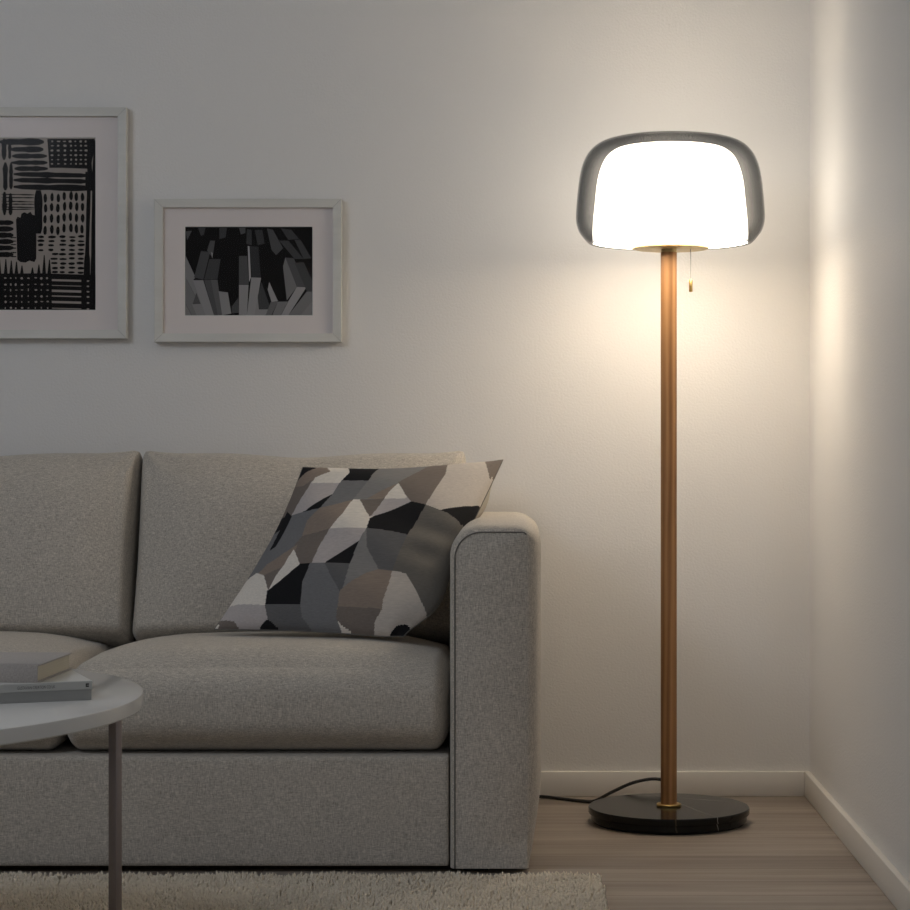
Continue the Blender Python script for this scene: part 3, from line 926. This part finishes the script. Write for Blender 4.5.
for x, y in ((-2, 259), (4.3, 258.5), (9.8, 260), (15, 261), (20.5, 265), (31, 267), (37.5, 264), (42.8, 254.5), (48, 259)):
    A.append((0, [(x-.4, y), (x+.5, y), (x+2.0, 275), (x-2.2, 275)]))
A.append((0, [(-72, 273.5), (40, 272.8), (94.6, 274.5), (94.2, 310), (-72, 310)]))
for x in (3.8, 9.3, 14.6, 20.4, 27, 34.3, 40.3, 46):
    for y in (277.5, 284, 289.6, 295.7, 301.4, 307.6): blob(x+rr.uniform(-.4, .4), y+rr.uniform(-.3, .3), rr.uniform(1.1, 3.2), rr.uniform(1, 3), 1, 6)
for y, h in ((279.6, 2), (284.9, .7), (290.3, 2.3), (295.5, 1.1), (301.5, 2.2), (307.7, .8)):
    A.append((1, [(50.5, y-h/2), (80, y-h/2+.8), (80, y+h/2+.8), (50.5, y+h/2)]))
    blob(86.8, y+1, 3, 1.8, 1, 6)
# marks on the part of the sheet left of the picture's edge
for k in range(9): stroke(-66, 142+k*6, -8, 142+k*6, 4.2)
for k in range(10): stroke(-64+k*6, 200, -64+k*6, 262, 3.6)
bm = bmesh.new()
bm.faces.new([bm.verts.new((x, yp, z)) for x, z in ((ip[0]-.004, ip[2]-.004), (ip[1]+.004, ip[2]-.004), (ip[1]+.004, ip[3]+.004), (ip[0]-.004, ip[3]+.004))])
pr = obj('print', bm, PPR, big)
tag(pr, 'paper print covered in rough black brush marks')
ab = art_mesh(A, cx, cz, yp-.0002, ip)
obj('ink_pattern', ab, [BLK, PPR], pr)

# small landscape photograph of pale blocks
sml, cx, cz, yp, ip = picture('small white framed black and white photograph of angular blocks above the sofa', 153.8, 341.4, 198.6, 342.0, 8.6, (183.6, 312.4, 225.6, 315.6))
def Z(*p): return [(180+x/6.5, 220+y/6.5) for x, y in p]
BP = [(.10, Z((30,70),(70,65),(40,130))), (.05, Z((110,45),(160,45),(150,90),(130,100))), (.04, Z((250,45),(300,45),(290,110),(250,120))),
 (.35, Z((30,230),(95,370),(80,385),(215,615),(160,615),(30,370))), (.27, Z((30,372),(160,617),(70,617),(30,540))), (.33, Z((30,543),(68,617),(30,617))),
 (.10, Z((100,470),(128,542),(75,545))), (.37, Z((72,545),(130,542),(165,615),(100,615))),
 (.075, Z((130,198),(190,205),(145,385),(85,370))), (.43, Z((78,388),(145,388),(215,617),(160,617))), (.05, Z((185,250),(258,250),(238,380),(150,385))),
 (.10, Z((150,388),(195,385),(255,617),(215,617))), (.16, Z((195,385),(238,385),(245,440),(268,617),(240,617))), (.42, Z((245,460),(305,468),(328,605),(268,617))),
 (.10, Z((190,130),(222,130),(205,240),(170,195))), (.40, Z((195,205),(208,210),(204,248))),
 (.10, Z((378,230),(432,230),(442,415),(378,415))), (.46, Z((378,418),(440,418),(430,617),(378,615))), (.012, Z((447,165),(505,170),(520,370),(460,370))), (.65, Z((435,165),(446,167),(456,370),(444,400))),
 (.48, Z((458,370),(522,372),(480,617),(430,617))), (.05, Z((500,490),(525,400),(580,560),(570,578),(510,575))), (.42, Z((500,500),(508,578),(572,578),(550,617),(478,617))),
 (.5, Z((575,400),(632,525),(590,530),(565,450))), (.2, Z((585,530),(632,528),(590,617),(552,617))), (.30, Z((632,528),(697,527),(650,617),(595,617))),
 (.28, Z((665,300),(680,240),(755,432),(690,520))), (.11, Z((680,240),(735,245),(815,430),(755,432))), (.52, Z((755,432),(818,433),(700,617),(652,617),(700,525))),
 (.065, Z((740,275),(800,270),(860,400),(860,460),(820,460))), (.30, Z((820,462),(860,462),(860,617),(700,617))), (.36, Z((860,520),(860,617),(780,617))),
 (.05, Z((640,130),(700,130),(800,250),(740,250))), (.06, Z((740,125),(780,125),(850,245),(800,250))), (.045, Z((650,50),(720,60),(770,120),(700,125))), (.09, Z((560,50),(600,60),(665,180),(620,225),(590,190))),
 (.10, Z((378,45),(420,45),(420,80),(390,90))), (.035, Z((430,55),(460,60),(462,160),(425,150))), (.03, Z((480,60),(530,60),(545,150),(500,160))), (.07, Z((330,560),(375,500),(378,600),(330,605)))]
greys = sorted({g for g, _ in BP})
GM = [plain('photo_tone', (g*.62, g*.60, g*.60), .6) for g in greys]
bm = bmesh.new()
bm.faces.new([bm.verts.new((x, yp, z)) for x, z in ((ip[0]-.004, ip[2]-.004), (ip[1]+.004, ip[2]-.004), (ip[1]+.004, ip[3]+.004), (ip[0]-.004, ip[3]+.004))])
pr2 = obj('print', bm, BLK, sml)
tag(pr2, 'black and white photograph of angular blocks')
obj('photo_tones', art_mesh([(greys.index(g), p) for g, p in BP], cx, cz, yp-.0002, ip), GM, pr2)

# ------------------------------------------------------------------ light
w = bpy.data.worlds.new('world'); S.world = w; w.use_nodes = True
bg = w.node_tree.nodes['Background']; bg.inputs[0].default_value = (.90, .93, 1, 1); bg.inputs[1].default_value = WORLD
a = bpy.data.lights.new('window_daylight', 'AREA'); a.shape = 'RECTANGLE'; a.size = .9; a.size_y = .9; a.energy = AREA_W; a.color = (.82, .89, 1)
ao = bpy.data.objects.new('window_daylight', a); link(ao)
ao.location = (-2.1, -2.9, 2.35)
ao.rotation_euler = (Vector((-.5, -.3, .9))-ao.location).to_track_quat('-Z', 'Y').to_euler()

# ------------------------------------------------------------------ camera
F_PX = 2150
cam = bpy.data.cameras.new('camera'); cam.sensor_width = 36; cam.sensor_fit = 'HORIZONTAL'; cam.lens = F_PX/910*36
cam.shift_x = (455-522)/910; cam.shift_y = -(455-449)/910
co = bpy.data.objects.new('camera', cam); link(co)
co.location = (0, -D_CAM, H_CAM); co.rotation_euler = (PI/2, 0, 0)
S.camera = co
S.view_settings.view_transform = 'Standard'; S.view_settings.look = 'None'
S.view_settings.exposure = EXPO; S.view_settings.gamma = 1; S.view_settings.use_curve_mapping = False
S.cycles.max_bounces = 8; S.cycles.transparent_max_bounces = 16; S.cycles.sample_clamp_indirect = 6
S.cycles.use_denoising = True
